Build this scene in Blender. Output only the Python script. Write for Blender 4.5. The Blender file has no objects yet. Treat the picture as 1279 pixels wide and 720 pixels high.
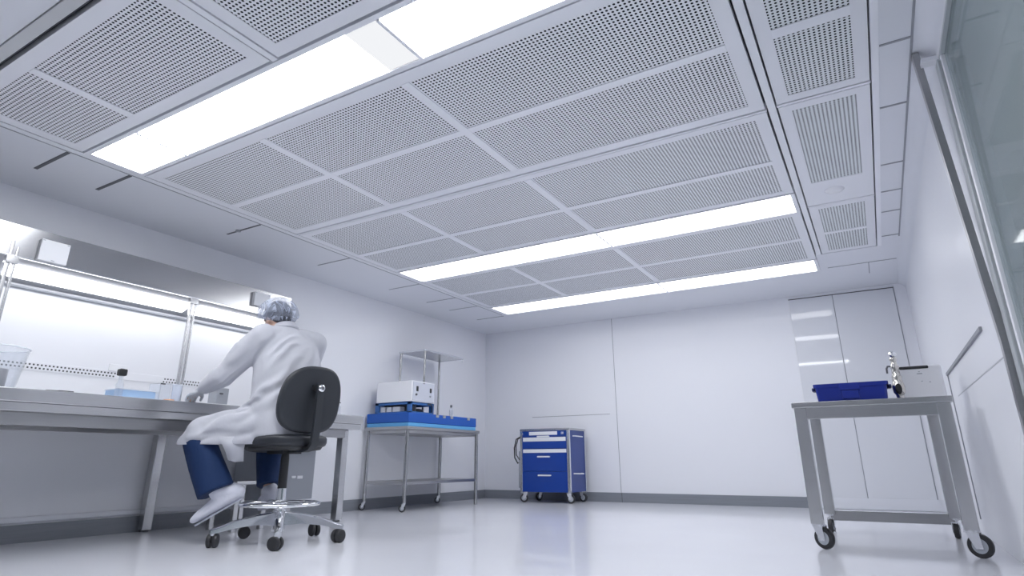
import bpy, bmesh, math, random
from mathutils import Vector, Matrix
from mathutils.bvhtree import BVHTree
random.seed(5)
PI = math.pi
sc = bpy.context.scene
col = sc.collection
sin, cos, rad = math.sin, math.cos, math.radians

# ------------------------------------------------------------------ room size (metres)
XL, XR, YB, YF, ZC = -5.007, 0.5145, 7.742, -1.6, 2.362

# ------------------------------------------------------------------ materials
def mat(name, color, rough=0.5, metal=0.0, coat=0.0, bump=None, alpha=1.0, noise=None, spec=0.5, sheen=0.0, coat_rough=0.05):
    m = bpy.data.materials.new(name); m.use_nodes = True
    nt = m.node_tree; b = nt.nodes['Principled BSDF']
    b.inputs['Base Color'].default_value = (*color, 1)
    b.inputs['Roughness'].default_value = rough
    b.inputs['Metallic'].default_value = metal
    b.inputs['Coat Weight'].default_value = coat
    b.inputs['Coat Roughness'].default_value = coat_rough
    b.inputs['Specular IOR Level'].default_value = spec
    b.inputs['Alpha'].default_value = alpha
    b.inputs['Sheen Weight'].default_value = sheen
    tc = nt.nodes.new('ShaderNodeTexCoord')
    if noise:                                    # (scale xyz, amount): slight tone variation of the surface
        mp = nt.nodes.new('ShaderNodeMapping'); mp.inputs['Scale'].default_value = noise[0]
        nz = nt.nodes.new('ShaderNodeTexNoise'); nz.inputs['Scale'].default_value = 1; nz.inputs['Detail'].default_value = 4
        cr = nt.nodes.new('ShaderNodeValToRGB'); k = noise[1]
        cr.color_ramp.elements[0].position = .3; cr.color_ramp.elements[1].position = .7
        cr.color_ramp.elements[0].color = (*[c * (1 - k) for c in color], 1)
        cr.color_ramp.elements[1].color = (*[min(1, c * (1 + k)) for c in color], 1)
        nt.links.new(tc.outputs['Object'], mp.inputs[0]); nt.links.new(mp.outputs[0], nz.inputs[0])
        nt.links.new(nz.outputs[0], cr.inputs[0]); nt.links.new(cr.outputs[0], b.inputs['Base Color'])
    if bump:                                     # (scale xyz, strength, distance)
        mp = nt.nodes.new('ShaderNodeMapping'); mp.inputs['Scale'].default_value = bump[0]
        nz = nt.nodes.new('ShaderNodeTexNoise'); nz.inputs['Scale'].default_value = 1; nz.inputs['Detail'].default_value = 3
        bp = nt.nodes.new('ShaderNodeBump'); bp.inputs['Strength'].default_value = bump[1]; bp.inputs['Distance'].default_value = bump[2]
        nt.links.new(tc.outputs['Object'], mp.inputs[0]); nt.links.new(mp.outputs[0], nz.inputs[0])
        nt.links.new(nz.outputs[0], bp.inputs['Height']); nt.links.new(bp.outputs[0], b.inputs['Normal'])
    return m

def emit(name, color, strength):
    m = bpy.data.materials.new(name); m.use_nodes = True
    nt = m.node_tree; nt.nodes.clear()
    o = nt.nodes.new('ShaderNodeOutputMaterial'); e = nt.nodes.new('ShaderNodeEmission')
    e.inputs[0].default_value = (*color, 1); e.inputs[1].default_value = strength
    nt.links.new(e.outputs[0], o.inputs[0]); return m

def clear(name, tint, gloss=1.0, rough=0.02, dens=0.0, milk=(0.8, 0.85, 0.9)):
    """thin clear plastic or glass: see-through, mirror-like by Fresnel, a little milky"""
    m = bpy.data.materials.new(name); m.use_nodes = True
    nt = m.node_tree; nt.nodes.clear()
    o = nt.nodes.new('ShaderNodeOutputMaterial')
    t = nt.nodes.new('ShaderNodeBsdfTransparent'); t.inputs[0].default_value = (*tint, 1)
    g = nt.nodes.new('ShaderNodeBsdfGlossy'); g.inputs['Roughness'].default_value = rough
    d = nt.nodes.new('ShaderNodeBsdfDiffuse'); d.inputs[0].default_value = (*milk, 1)
    f = nt.nodes.new('ShaderNodeLayerWeight'); f.inputs[0].default_value = .5
    pw = nt.nodes.new('ShaderNodeMath'); pw.operation = 'POWER'; pw.inputs[1].default_value = 4
    mu = nt.nodes.new('ShaderNodeMath'); mu.operation = 'MULTIPLY_ADD'; mu.inputs[1].default_value = gloss*.7; mu.inputs[2].default_value = .03
    a = nt.nodes.new('ShaderNodeMixShader'); a.inputs[0].default_value = dens
    b = nt.nodes.new('ShaderNodeMixShader')
    nt.links.new(t.outputs[0], a.inputs[1]); nt.links.new(d.outputs[0], a.inputs[2])
    nt.links.new(f.outputs['Facing'], pw.inputs[0]); nt.links.new(pw.outputs[0], mu.inputs[0]); nt.links.new(mu.outputs[0], b.inputs[0])
    nt.links.new(a.outputs[0], b.inputs[1]); nt.links.new(g.outputs[0], b.inputs[2])
    nt.links.new(b.outputs[0], o.inputs[0]); return m

def perforated(name, plate, hole, pitch, radius, rough=0.45):
    m = mat(name, plate, rough); nt = m.node_tree; b = nt.nodes['Principled BSDF']
    tc = nt.nodes.new('ShaderNodeTexCoord')
    sx = nt.nodes.new('ShaderNodeSeparateXYZ'); nt.links.new(tc.outputs['Object'], sx.inputs[0])
    def mth(op, a, b_=None):
        n = nt.nodes.new('ShaderNodeMath'); n.operation = op
        for i, v in enumerate((a, b_)):
            if v is None: continue
            if isinstance(v, (int, float)): n.inputs[i].default_value = v
            else: nt.links.new(v, n.inputs[i])
        return n.outputs[0]
    u = mth('DIVIDE', sx.outputs[0], pitch); v = mth('DIVIDE', sx.outputs[1], pitch)
    def cell(off):
        a = mth('SUBTRACT', mth('FRACT', mth('ADD', u, 100 + off)), .5)
        c = mth('SUBTRACT', mth('FRACT', mth('ADD', v, 100 + off)), .5)
        return mth('SQRT', mth('ADD', mth('MULTIPLY', a, a), mth('MULTIPLY', c, c)))
    dist = cell(0)
    inside = mth('LESS_THAN', dist, radius / pitch)
    mx = nt.nodes.new('ShaderNodeMix'); mx.data_type = 'RGBA'
    mx.inputs['A'].default_value = (*plate, 1); mx.inputs['B'].default_value = (*hole, 1)
    nt.links.new(inside, mx.inputs['Factor']); nt.links.new(mx.outputs['Result'], b.inputs['Base Color'])
    sp = mth('MULTIPLY', mth('SUBTRACT', 1.0, inside), .5)
    nt.links.new(sp, b.inputs['Specular IOR Level'])
    return m

LAMP = (0.955, 0.97, 1.0)
M = dict(
    wall=mat('white_wall_panel', (.79, .80, .84), .32, spec=.35, coat=.12, coat_rough=.08),
    gloss=mat('white_gloss_panel', (.72, .735, .775), .25, spec=.3, coat=1.0, coat_rough=.04),
    floor=mat('white_epoxy_floor', (.76, .77, .82), .25, coat=.5, coat_rough=.06, noise=((1.2, 1.2, 1.2), .02)),
    ceil=mat('white_ceiling_panel', (.72, .735, .78), .4),
    plate=mat('grey_white_metal', (.80, .81, .85), .38, metal=.1),
    rib=mat('ceiling_rib', (.84, .85, .89), .35, metal=.1),
    perf=perforated('perforated_plate', (.80, .815, .845), (.025, .027, .033), .0208, .0061),
    perf2=perforated('perforated_plate_side', (.74, .77, .79), (.035, .038, .042), .0208, .0058),
    seam=mat('dark_seam', (.05, .055, .065), .6),
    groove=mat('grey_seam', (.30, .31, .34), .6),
    base=mat('grey_coving', (.22, .235, .265), .35, noise=((2, 2, 60), .06)),
    steel=mat('brushed_steel', (.57, .572, .58), .24, metal=1, noise=((.6, .6, 500), .05)),
    steeld=mat('satin_steel', (.42, .422, .43), .34, metal=1, noise=((.6, .6, 500), .04)),
    tube=mat('steel_tube', (.46, .463, .47), .2, metal=1),
    barmat=mat('grey_bar', (.55, .56, .57), .35),
    hood=mat('brushed_hood_steel', (.46, .462, .475), .22, metal=1, noise=((300, .6, 300), .04)),
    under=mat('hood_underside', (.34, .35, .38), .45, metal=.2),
    chrome=mat('chrome', (.82, .83, .85), .07, metal=1),
    alu=mat('polished_aluminium', (.75, .76, .79), .18, metal=1),
    rubber=mat('black_rubber', (.022, .023, .027), .5),
    wheel=mat('grey_wheel_hub', (.42, .45, .5), .4),
    black=mat('black_plastic', (.016, .017, .02), .45),
    vinyl=mat('black_vinyl', (.02, .023, .03), .42, bump=((90, 90, 90), .12, .002)),
    shell=mat('charcoal_shell', (.022, .026, .033), .5, bump=((150, 150, 150), .1, .001)),
    coat=mat('white_lab_coat_cloth', (.50, .51, .56), .85, sheen=.1, bump=((16, 16, 12), .25, .012)),
    navy=mat('navy_scrub_cloth', (.002, .023, .092), .8, bump=((9, 9, 4), .5, .03)),
    shoe=mat('white_shoe_cover', (.70, .71, .80), .6, bump=((22, 22, 22), .5, .01)),
    sole=mat('grey_shoe_sole', (.42, .44, .52), .6),
    glove=mat('grey_white_glove', (.48, .50, .55), .55, bump=((40, 40, 40), .3, .006)),
    skin=mat('skin', (.62, .40, .31), .5, noise=((20, 20, 20), .06)),
    hair=mat('dark_hair', (.03, .035, .05), .6, bump=((60, 60, 10), .6, .01)),
    eye=mat('eye_white', (.8, .8, .8), .2),
    blue=mat('blue_enamel', (.003, .045, .30), .3, coat=.3),
    blueside=mat('blue_painted_side', (.012, .045, .24), .35, coat=.2),
    bluebin=mat('blue_bin_plastic', (.004, .022, .27), .38),
    bluetray=mat('bright_blue_plastic', (.003, .085, .42), .4),
    cyan=mat('pale_blue_plastic', (.11, .38, .70), .4),
    rack=mat('blue_rack_plastic', (.03, .13, .38), .4),
    white=mat('white_plastic', (.78, .79, .82), .35),
    device=mat('white_enamel', (.86, .865, .89), .3, coat=.2),
    device2=mat('grey_white_face', (.55, .575, .65), .35),
    label=mat('white_label', (.80, .81, .84), .5),
    grey=mat('mid_grey_plastic', (.34, .36, .40), .45),
    darkgrey=mat('dark_grey', (.10, .105, .12), .5),
    orange=mat('orange_liquid', (.85, .42, .22), .3),
    corridor=mat('corridor_grey', (.50, .54, .55), .6),
    glass=clear('window_glass', (.80, .86, .87), .40, .04, .30, (.50, .56, .58)),
    acrylic=clear('clear_acrylic', (.96, .97, .985), 1.0, .03, .06, (.95, .96, .98)),
    acrylic_rim=clear('acrylic_rim', (.9, .93, .98), 1.2, .05, .5, (.95, .97, 1)),
    bluecl=clear('blue_translucent', (.80, .90, .98), .5, .05, .5, (.62, .80, 1.0)),
    lamp=emit('wide_ceiling_lamp', LAMP, 9.0), lampb=emit('middle_ceiling_lamp', LAMP, 4.4), lampc=emit('rear_ceiling_lamp', LAMP, 2.8),
    lampend=emit('ceiling_lamp_end', LAMP, .45),
    hoodlamp=emit('hood_lamp', LAMP, 3.5),
)
def cap_material():
    m = mat('bouffant_net', (.50, .55, .68), .7)
    nt = m.node_tree; b = nt.nodes['Principled BSDF']
    tc = nt.nodes.new('ShaderNodeTexCoord')
    mp = nt.nodes.new('ShaderNodeMapping'); mp.inputs['Scale'].default_value = (11, 11, 7)
    nz = nt.nodes.new('ShaderNodeTexNoise'); nz.inputs['Scale'].default_value = 1.0; nz.inputs['Detail'].default_value = 2; nz.inputs['Distortion'].default_value = 1.5
    cr = nt.nodes.new('ShaderNodeValToRGB'); e = cr.color_ramp.elements
    e[0].position = .455; e[0].color = (.34, .34, .34, 1); e[1].position = .545; e[1].color = (.40, .40, .40, 1)
    k = cr.color_ramp.elements.new(.50); k.color = (.85, .85, .85, 1)
    nt.links.new(tc.outputs['Object'], mp.inputs[0]); nt.links.new(mp.outputs[0], nz.inputs[0])
    nt.links.new(nz.outputs[0], cr.inputs[0]); nt.links.new(cr.outputs[0], b.inputs['Alpha'])
    bp = nt.nodes.new('ShaderNodeBump'); bp.inputs['Strength'].default_value = .5; bp.inputs['Distance'].default_value = .01
    nt.links.new(nz.outputs[0], bp.inputs['Height']); nt.links.new(bp.outputs[0], b.inputs['Normal'])
    return m
M['net'] = cap_material()

# ------------------------------------------------------------------ object helpers
def tag(o, label=None, cat=None, group=None, kind=None):
    if label: o['label'] = label
    if cat: o['category'] = cat
    if group: o['group'] = group
    if kind: o['kind'] = kind
    return o

def thing(name, label, cat, loc, group=None):
    o = bpy.data.objects.new(name, None); col.objects.link(o); o.location = loc
    o.empty_display_size = .1
    return tag(o, label, cat, group)

def rootloc(o):
    v = Vector((0, 0, 0))
    while o is not None:
        v += o.location; o = o.parent
    return v

class MB:
    """collects shapes (in room coordinates) that become ONE mesh object"""
    def __init__(s): s.bm = bmesh.new()
    def _merge(s, b, mi=0):
        for f in b.faces: f.material_index = mi
        me = bpy.data.meshes.new('t'); b.to_mesh(me); b.free(); s.bm.from_mesh(me); bpy.data.meshes.remove(me)
    def box(s, x0, x1, y0, y1, z0, z1, bev=0.0, seg=2, mi=0, rot=None, piv=None):
        b = bmesh.new(); bmesh.ops.create_cube(b, size=1)
        bmesh.ops.scale(b, vec=(abs(x1-x0), abs(y1-y0), abs(z1-z0)), verts=b.verts)
        if bev: bmesh.ops.bevel(b, geom=list(b.edges), offset=bev, segments=seg, profile=.5, affect='EDGES')
        c = Vector(((x0+x1)/2, (y0+y1)/2, (z0+z1)/2))
        bmesh.ops.translate(b, vec=c, verts=b.verts)
        if rot: bmesh.ops.rotate(b, cent=piv or c, matrix=rot, verts=b.verts)
        s._merge(b, mi); return s
    def cyl(s, p, q, r, r2=None, n=24, mi=0, bev=0.0):
        p, q = Vector(p), Vector(q); d = q - p; b = bmesh.new()
        bmesh.ops.create_cone(b, cap_ends=True, segments=n, radius1=r, radius2=r if r2 is None else r2, depth=d.length)
        if bev:
            eds = [e for e in b.edges if any(len(f.verts) > 4 for f in e.link_faces)]
            bmesh.ops.bevel(b, geom=eds, offset=bev, segments=2, profile=.5, affect='EDGES')
        b.transform(Matrix.Translation((p+q)/2) @ d.to_track_quat('Z', 'Y').to_matrix().to_4x4())
        s._merge(b, mi); return s
    def ball(s, c, r, sc_=(1, 1, 1), n=3, mi=0, rot=None):
        b = bmesh.new(); bmesh.ops.create_icosphere(b, subdivisions=n, radius=r)
        m = Matrix.Diagonal((*sc_, 1))
        if rot is not None: m = rot.to_4x4() @ m
        b.transform(Matrix.Translation(c) @ m); s._merge(b, mi); return s
    def lathe(s, c, prof, n=32, axis=(0, 0, 1), mi=0):
        b = bmesh.new(); rings = []
        for r, z in prof:
            rings.append([b.verts.new((r*cos(2*PI*i/n), r*sin(2*PI*i/n), z)) for i in range(n)] if r > 1e-6 else [b.verts.new((0, 0, z))])
        for A, B in zip(rings, rings[1:]):
            for i in range(n):
                j = (i+1) % n
                if len(A) == 1 and len(B) == 1: continue
                if len(A) == 1: b.faces.new((A[0], B[j], B[i]))
                elif len(B) == 1: b.faces.new((A[i], A[j], B[0]))
                else: b.faces.new((A[i], A[j], B[j], B[i]))
        b.transform(Matrix.Translation(c) @ Vector(axis).to_track_quat('Z', 'Y').to_matrix().to_4x4())
        s._merge(b, mi); return s
    def tube(s, pts, r, n=10, mi=0, closed=False):
        pts = [Vector(p) for p in pts]; b = bmesh.new(); rings = []; N = len(pts); up = None
        rr = r if isinstance(r, (list, tuple)) else [r]*N
        for i, p in enumerate(pts):
            a = pts[(i-1) % N] if (closed or i) else p; c = pts[(i+1) % N] if (closed or i < N-1) else p
            t = (c-a).normalized()
            if up is None: up = t.orthogonal().normalized()
            up = (up - t*up.dot(t)).normalized(); w = t.cross(up)
            rings.append([b.verts.new(p + (up*cos(2*PI*k/n) + w*sin(2*PI*k/n))*rr[i]) for k in range(n)])
        pr = list(zip(rings, rings[1:]))
        if closed: pr.append((rings[-1], rings[0]))
        for A, B in pr:
            for k in range(n): b.faces.new((A[k], A[(k+1) % n], B[(k+1) % n], B[k]))
        if not closed: b.faces.new(rings[0][::-1]); b.faces.new(rings[-1])
        bmesh.ops.recalc_face_normals(b, faces=b.faces)
        s._merge(b, mi); return s
    def loft(s, rings, mi=0, cap=True):
        b = bmesh.new(); R = [[b.verts.new(p) for p in r] for r in rings]; n = len(R[0])
        for A, B in zip(R, R[1:]):
            for k in range(n): b.faces.new((A[k], A[(k+1) % n], B[(k+1) % n], B[k]))
        if cap: b.faces.new(R[0][::-1]); b.faces.new(R[-1])
        bmesh.ops.recalc_face_normals(b, faces=b.faces)
        s._merge(b, mi); return s
    def prism(s, poly, vec, mi=0):
        """flat polygon (list of points) pushed along vec"""
        v = Vector(vec); return s.loft([[Vector(p) for p in poly], [Vector(p)+v for p in poly]], mi)
    def capsule(s, p, q, r1, r2, n=20):
        p, q = Vector(p), Vector(q)
        s.ball(p, r1, n=3); s.ball(q, r2, n=3); s.cyl(p, q, r1, r2, n=n); return s
    def build(s, name, material, parent=None, loc=None, smooth=True, angle=50):
        mats = material if isinstance(material, (list, tuple)) else [material]
        base = rootloc(parent) if parent else Vector(loc or (0, 0, 0))
        bmesh.ops.translate(s.bm, vec=-base, verts=s.bm.verts)
        me = bpy.data.meshes.new(name); s.bm.to_mesh(me); s.bm.free()
        for m in mats: me.materials.append(m)
        if smooth:
            for p in me.polygons: p.use_smooth = True
            me.set_sharp_from_angle(angle=rad(angle))
        o = bpy.data.objects.new(name, me); col.objects.link(o)
        if smooth and angle < 90:
            wn_ = o.modifiers.new('flat_faces', 'WEIGHTED_NORMAL'); wn_.keep_sharp = True
        if parent: o.parent = parent
        else: o.location = base
        return o

def remeshed(mb, voxel, smooth=6, name='t', factor=.5):
    """fuses the collected shapes into one closed skin"""
    me = bpy.data.meshes.new(name); mb.bm.to_mesh(me); mb.bm.free()
    o = bpy.data.objects.new(name, me); col.objects.link(o)
    r = o.modifiers.new('r', 'REMESH'); r.mode = 'VOXEL'; r.voxel_size = voxel
    if smooth:
        k = o.modifiers.new('s', 'SMOOTH'); k.iterations = smooth; k.factor = factor
    dg = bpy.context.evaluated_depsgraph_get(); dg.update()
    m2 = bpy.data.meshes.new_from_object(o.evaluated_get(dg))
    bpy.data.objects.remove(o); bpy.data.meshes.remove(me)
    out = MB(); out.bm.from_mesh(m2); bpy.data.meshes.remove(m2)
    return out

def struct(name, mb, m, label=None):
    o = mb.build(name, m, smooth=False); o['kind'] = 'structure'
    if label: o['label'] = label
    return o

def superellipse(n, a, b, e=2.6):
    out = []
    for i in range(n):
        t = 2*PI*i/n; c, s_ = cos(t), sin(t)
        out.append((a*math.copysign(abs(c)**(2/e), c), b*math.copysign(abs(s_)**(2/e), s_)))
    return out

# ------------------------------------------------------------------ the room
struct('floor', MB().box(XL-.15, XR+2.2, YF-.1, YB+.15, -.1, 0), M['floor'], 'glossy white epoxy floor')
struct('wall_left', MB().box(XL-.12, XL, YF-.1, YB+.12, 0, 2.6), M['wall'], 'white left wall behind the long bench')
struct('wall_back', MB().box(XL-.12, XR+.12, YB, YB+.12, 0, 2.6), M['wall'], 'white glossy back wall behind the blue cart')
struct('wall_front', MB().box(XL-.12, XR+2.2, YF-.12, YF, 0, 2.6), mat('front_wall_grey', (.58, .59, .62), .5), 'grey wall behind the viewer')
WY0, WY1, WZ0, WZ1 = -1.0, 3.02, .32, 2.235
struct('wall_right', MB().box(XR, XR+.1, WY1, YB+.1, 0, 2.6).box(XR, XR+.1, YF-.1, WY0, 0, 2.6)
       .box(XR, XR+.1, WY0, WY1, 0, WZ0).box(XR, XR+.1, WY0, WY1, WZ1, 2.6), M['wall'], 'white right wall with the glazed opening')
struct('wall_corridor', MB().box(XR+1.6, XR+1.7, YF-.1, YB, 0, 2.6).box(XR+.1, XR+1.7, 6.0, 6.1, 0, 2.6), M['corridor'], 'dim grey corridor wall seen through the glass')
tn = [0]
def trim(mb, m, label=None):
    tn[0] += 1; return struct('trim_%d' % tn[0], mb, m, label)
# ceiling: solid white borders round a recess that holds filters and lights
cb = MB()
X0, X1, Y0, Y1 = -4.06, .295, .90, 6.77
cb.box(XL-.1, X0-.05, YF, YB, ZC, ZC+.1); cb.box(X1, XR+2.0, YF, YB, ZC, ZC+.1)
cb.box(X0-.05, X1, YF, .822, ZC, ZC+.1); cb.box(X0-.05, X1, Y1, YB, ZC, ZC+.1)
cb.box(-.25, X1, 6.19, Y1, ZC, ZC+.1)
trim(MB().box(X0-.05, X1, .82, Y1, ZC+.075, ZC+.16), M['darkgrey'], 'slab above the filter field, coloured dark as gap shade')  # dark colour puts shade into the gaps between filters and bars
struct('ceiling', cb, M['ceil'], 'white ceiling with plain borders round the filter field')
# grid bars
trim(MB().box(X0-.05, X0+.004, .90, Y1, ZC-.002, ZC+.05), M['plate'], 'grey bar along the left edge of the filter field')
trim(MB().box(X0-.055, X0-.046, .90, Y1-.02, ZC-.004, ZC+.02), M['groove'], 'dark shadow joint outside the left grid bar')
trim(MB().box(-.243, -.203, .90, 6.185, ZC-.002, ZC+.05), M['rib'], 'grid bar between the wide and the narrow filters')
trim(MB().box(.263, .295, .90, 6.19, ZC-.003, ZC+.05), M['rib'], 'grid bar right of the narrow filters')
trim(MB().box(-2.262, -2.226, .905, 1.557, ZC-.002, ZC+.05), M['rib'], 'short grid bar between the two front filters')
trim(MB().box(X0+.01, -.25, 3.257, 3.272, ZC-.002, ZC+.05), M['rib'], 'grid bar across the middle of the filter field')
for ya, yb in ((3.242, 3.262), (4.879, 4.896), (1.92, 1.942)):
    trim(MB().box(-.197, .257, ya, yb, ZC-.002, ZC+.05), M['rib'])
trim(MB().box(X0-.05, X1, .825, .880, ZC-.008, ZC+.09, .003), M['barmat'], 'grey steel bar across the ceiling at the front')
trim(MB().box(X0-.05, X1, .879, .899, ZC+.02, ZC+.09), M['seam'], 'dark slot behind the front ceiling bar')
# joints of the plain left ceiling border
for y, w in ((1.508, .022), (1.89, .022), (2.936, .016), (3.947, .013), (5.0, .012), (5.688, .012), (6.165, .011), (6.81, .014)):
    trim(MB().box(-4.555, -4.125, y-w/2, y+w/2, ZC-.0035, ZC+.005), M['groove'] if y > 3 else M['darkgrey'])
trim(MB().cyl((-4.40, 2.93, ZC-.008), (-4.40, 2.93, ZC+.01), .022), M['groove'])
# tiles along the right border
for y in (2.943, 3.562, 4.36, 4.852, 5.292, 5.921):
    trim(MB().box(.298, .428, y-.007, y+.007, ZC-.0035, ZC+.005), M['groove'])
trim(MB().box(.424, .434, -1.0, 5.98, ZC-.004, ZC+.005), M['groove'], 'dark joint along the right edge of the ceiling')
trim(MB().box(-.18, .42, 6.69, 6.701, ZC-.003, ZC+.005).box(.179, .187, 6.70, 7.12, ZC-.003, ZC+.005), M['groove'], 'thin joint lines on the ceiling near the back wall')
# rounded cove between right wall and ceiling
cv = [(.4295, ZC)] + [(.4295+.085*sin(a), ZC-.085*(1-cos(a))) for a in [i*PI/16 for i in range(9)]] + [(XR+.004, ZC-.085), (XR+.004, ZC+.004)]
cvm = MB().prism([(x, YF, z) for x, z in cv], (0, YB-YF, 0))
o = cvm.build('trim_cove', M['ceil'], smooth=True); o['kind'] = 'structure'; o['label'] = 'rounded white cove along the right wall top'
# baseboards
BH = .112
struct('baseboard_back', MB().box(XL, -.69, YB-.012, YB, 0, BH), M['base'], 'grey baseboard of the back wall')
struct('baseboard_left', MB().box(XL, XL+.012, YF, YB-.012, 0, BH), M['base'], 'grey baseboard of the left wall')
struct('baseboard_right', MB().box(XR-.008, XR, 5.9, YB-.012, 0, BH), M['wall'], 'white skirting of the right wall')
trim(MB().box(XL, XL+.02, YF, 4.6, BH+.012, BH+.05, .008), M['ceil'], 'pale ledge above the left baseboard')
# back wall panels and seams
trim(MB().box(-2.947, -2.941, YB-.003, YB+.002, BH, ZC), M['groove'], 'upright joint of the back wall right of the cart')
trim(MB().box(-2.936, -2.931, YB-.014, YB, 0, BH), M['seam'])
trim(MB().box(-4.21, -3.04, YB-.0025, YB+.002, 1.083, 1.089), M['groove'], 'thin level joint on the back wall above the cart')
struct('door_1', MB().box(-.680, -.219, YB-.010, YB, .004, 2.318, .002, 1), M['gloss'], 'left leaf of the flush white door in the back wall')
struct('door_2', MB().box(-.211, .390, YB-.010, YB, .004, 2.318, .002, 1), M['gloss'], 'right leaf of the flush white door in the back wall')
trim(MB().box(-.688, .398, YB-.006, YB+.002, 2.319, 2.328), M['seam'], 'dark line above the flush door')
trim(MB().box(-.2185, -.2115, YB-.006, YB+.002, .004, 2.32), M['groove'], 'dark joint between the two door leaves')
trim(MB().box(.3905, .3975, YB-.006, YB+.002, .004, 2.32), M['groove'], 'dark joint right of the flush door')
trim(MB().box(-.69, XR, YB-.014, YB-.008, .004, BH), M['ceil'], 'pale kick strip along the foot of the flush door')
trim(MB().box(-.690, -.681, YB-.006, YB+.002, .004, 2.32), M['white'], 'pale joint left of the flush door')
# right wall: dark channel, painted shadow strip, thin joint
trim(MB().box(XR-.012, XR+.004, 3.66, 5.60, 1.094, 1.116, .003), M['groove'], 'dark channel along the right wall')
trim(MB().box(XR-.006, XR+.004, 5.582, 5.604, .10, 1.10), M['groove'], 'dark upright strip painted as the trolley shadow on the right wall')  # strip stands in for the trolley's soft shadow on the wall
trim(MB().box(XR-.002, XR+.004, 3.3, 5.25, .913, .919), mat('pale_groove', (.5, .51, .54), .5), 'thin joint on the right wall')
# window in the right wall: steel upright at its far edge, frame and pane
rp = [(XR-.016, WZ0-.3), (XR-.016, .95), (.445, 2.352)]
rl = MB()
def strip(path, t, y0, y1):
    L, R_ = [], []
    for i, p in enumerate(path):
        a = Vector(path[max(0, i-1)]); c = Vector(path[min(len(path)-1, i+1)]); d = (c-a).normalized(); n = Vector((-d.y, d.x))
        L.append(Vector(p)+n*t); R_.append(Vector(p)-n*t)
    rings = [[(l.x, y0, l.y), (l.x, y1, l.y), (r.x, y1, r.y), (r.x, y0, r.y)] for l, r in zip(L, R_)]
    return rings
rl.loft(strip(rp, .014, 3.08, 3.125))
wn = rl.build('window_1', M['steeld'], smooth=False); tag(wn, 'large glass window in the right wall with a steel upright', kind='structure')
def wpart(name, mb, m): return mb.build(name, m, parent=wn, smooth=False)
wpart('window_frame', MB().box(XR-.012, XR+.05, 2.985, WY1+.035, WZ0-.03, WZ1, .004).box(XR-.004, XR+.05, WY0, 2.985, WZ1-.012, WZ1+.004)
      .box(XR-.01, XR+.05, WY0, 2.985, WZ0-.03, WZ0+.03), mat('grey_frame', (.42, .45, .47), .35))
wpart('glazing_bead', MB().box(XR-.002, XR+.03, 2.935, 2.965, WZ0, WZ1-.01, .003), M['plate'])
wpart('window_bracket', MB().box(.452, XR+.002, 3.03, 3.085, 2.262, 2.285, .003), M['plate'])
wpart('glass_pane', MB().box(XR+.012, XR+.020, WY0, 2.985, WZ0, WZ1-.012), M['glass'])

# ------------------------------------------------------------------ ceiling filters and lights
def filt(label, x0, x1, y0, y1, xr, yr, m, margin=.075, ribw=.055, holes=None):
    g = .008
    x0 += g; x1 -= g; y0 += g; y1 -= g
    t = thing('ceiling_filter', label, 'ceiling filter', ((x0+x1)/2, (y0+y1)/2, ZC), 'perforated ceiling filters')
    xs = [x0+margin] + [v for r in xr for v in (r-ribw/2, r+ribw/2)] + [x1-margin]
    ys = [y0+margin] + [v for r in yr for v in (r-ribw/2, r+ribw/2)] + [y1-margin]
    if holes: ys = list(holes)
    f = MB(); z0, z1 = ZC, ZC+.04
    f.box(x0, x1, y0, ys[0], z0, z1).box(x0, x1, ys[-1], y1, z0, z1)
    f.box(x0, xs[0], ys[0], ys[-1], z0, z1).box(xs[-1], x1, ys[0], ys[-1], z0, z1)
    f.build('frame', M['plate'], t, smooth=False)
    rb = MB()
    for a, b in zip(xs[1:-1:2], xs[2:-1:2]): rb.box(a, b, ys[0], ys[-1], z0-.003, z1)
    for a, b in zip(ys[1:-1:2], ys[2:-1:2]): rb.box(xs[0], xs[-1], a, b, z0-.002, z1)
    if len(xs) > 2 or len(ys) > 2: rb.build('rib', M['rib'], t, smooth=False)
    for i in range(0, len(xs), 2):
        for j in range(0, len(ys), 2):
            MB().box(xs[i], xs[i+1], ys[j], ys[j+1], z0+.003, z1-.004).build('perforated_panel', m, t, smooth=False)
    return t
L0, L1 = -4.055, -.248
filt('short perforated ceiling filter in the front left corner of the field', L0, -2.264, .903, 1.556, [-3.35], [], M['perf'])
filt('perforated ceiling filter in front of the widest light, right of the short one', -2.224, L1, .903, 1.556, [-1.15], [], M['perf'])
filt('wide perforated ceiling filter directly behind the widest ceiling light', L0, L1, 1.944, 3.25, [-2.95, -1.83], [2.59], M['perf'])
filt('wide perforated ceiling filter in front of the middle ceiling light', L0, L1, 3.274, 4.538, [-2.95, -1.83], [3.95], M['perf'], margin=.06)
filt('wide perforated ceiling filter between the two rear ceiling lights', L0, L1, 4.955, 6.322, [-2.95, -1.83], [5.65], M['perf'], margin=.06)
S0, S1 = -.201, .262
filt('narrow perforated ceiling filter nearest the viewer, above the glass', S0, S1, .905, 1.918, [], [1.45], M['perf2'])
filt('narrow ceiling filter with a cross rib, first in front of the round sensor one', S0, S1, 1.944, 3.24, [], [2.60], M['perf2'], margin=.065, ribw=.07)
filt('narrow ceiling filter with a blank end carrying the round white sensor', S0, S1, 3.264, 4.877, [], [], M['perf2'], margin=.065, holes=(3.335, 4.43))
filt('narrow ceiling filter at the far end of the right strip', S0, S1, 4.898, 6.182, [], [5.59], M['perf2'], margin=.065, ribw=.05)
sn = MB().lathe((.006, 4.628, ZC), [(0, -.018), (.035, -.017), (.052, -.012), (.062, -.004), (.064, 0.0)], 40).build('ceiling_sensor', M['white'], loc=(.006, 4.628, ZC))
tag(sn, 'round white sensor disc on the narrow ceiling filter', 'sensor')

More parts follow.
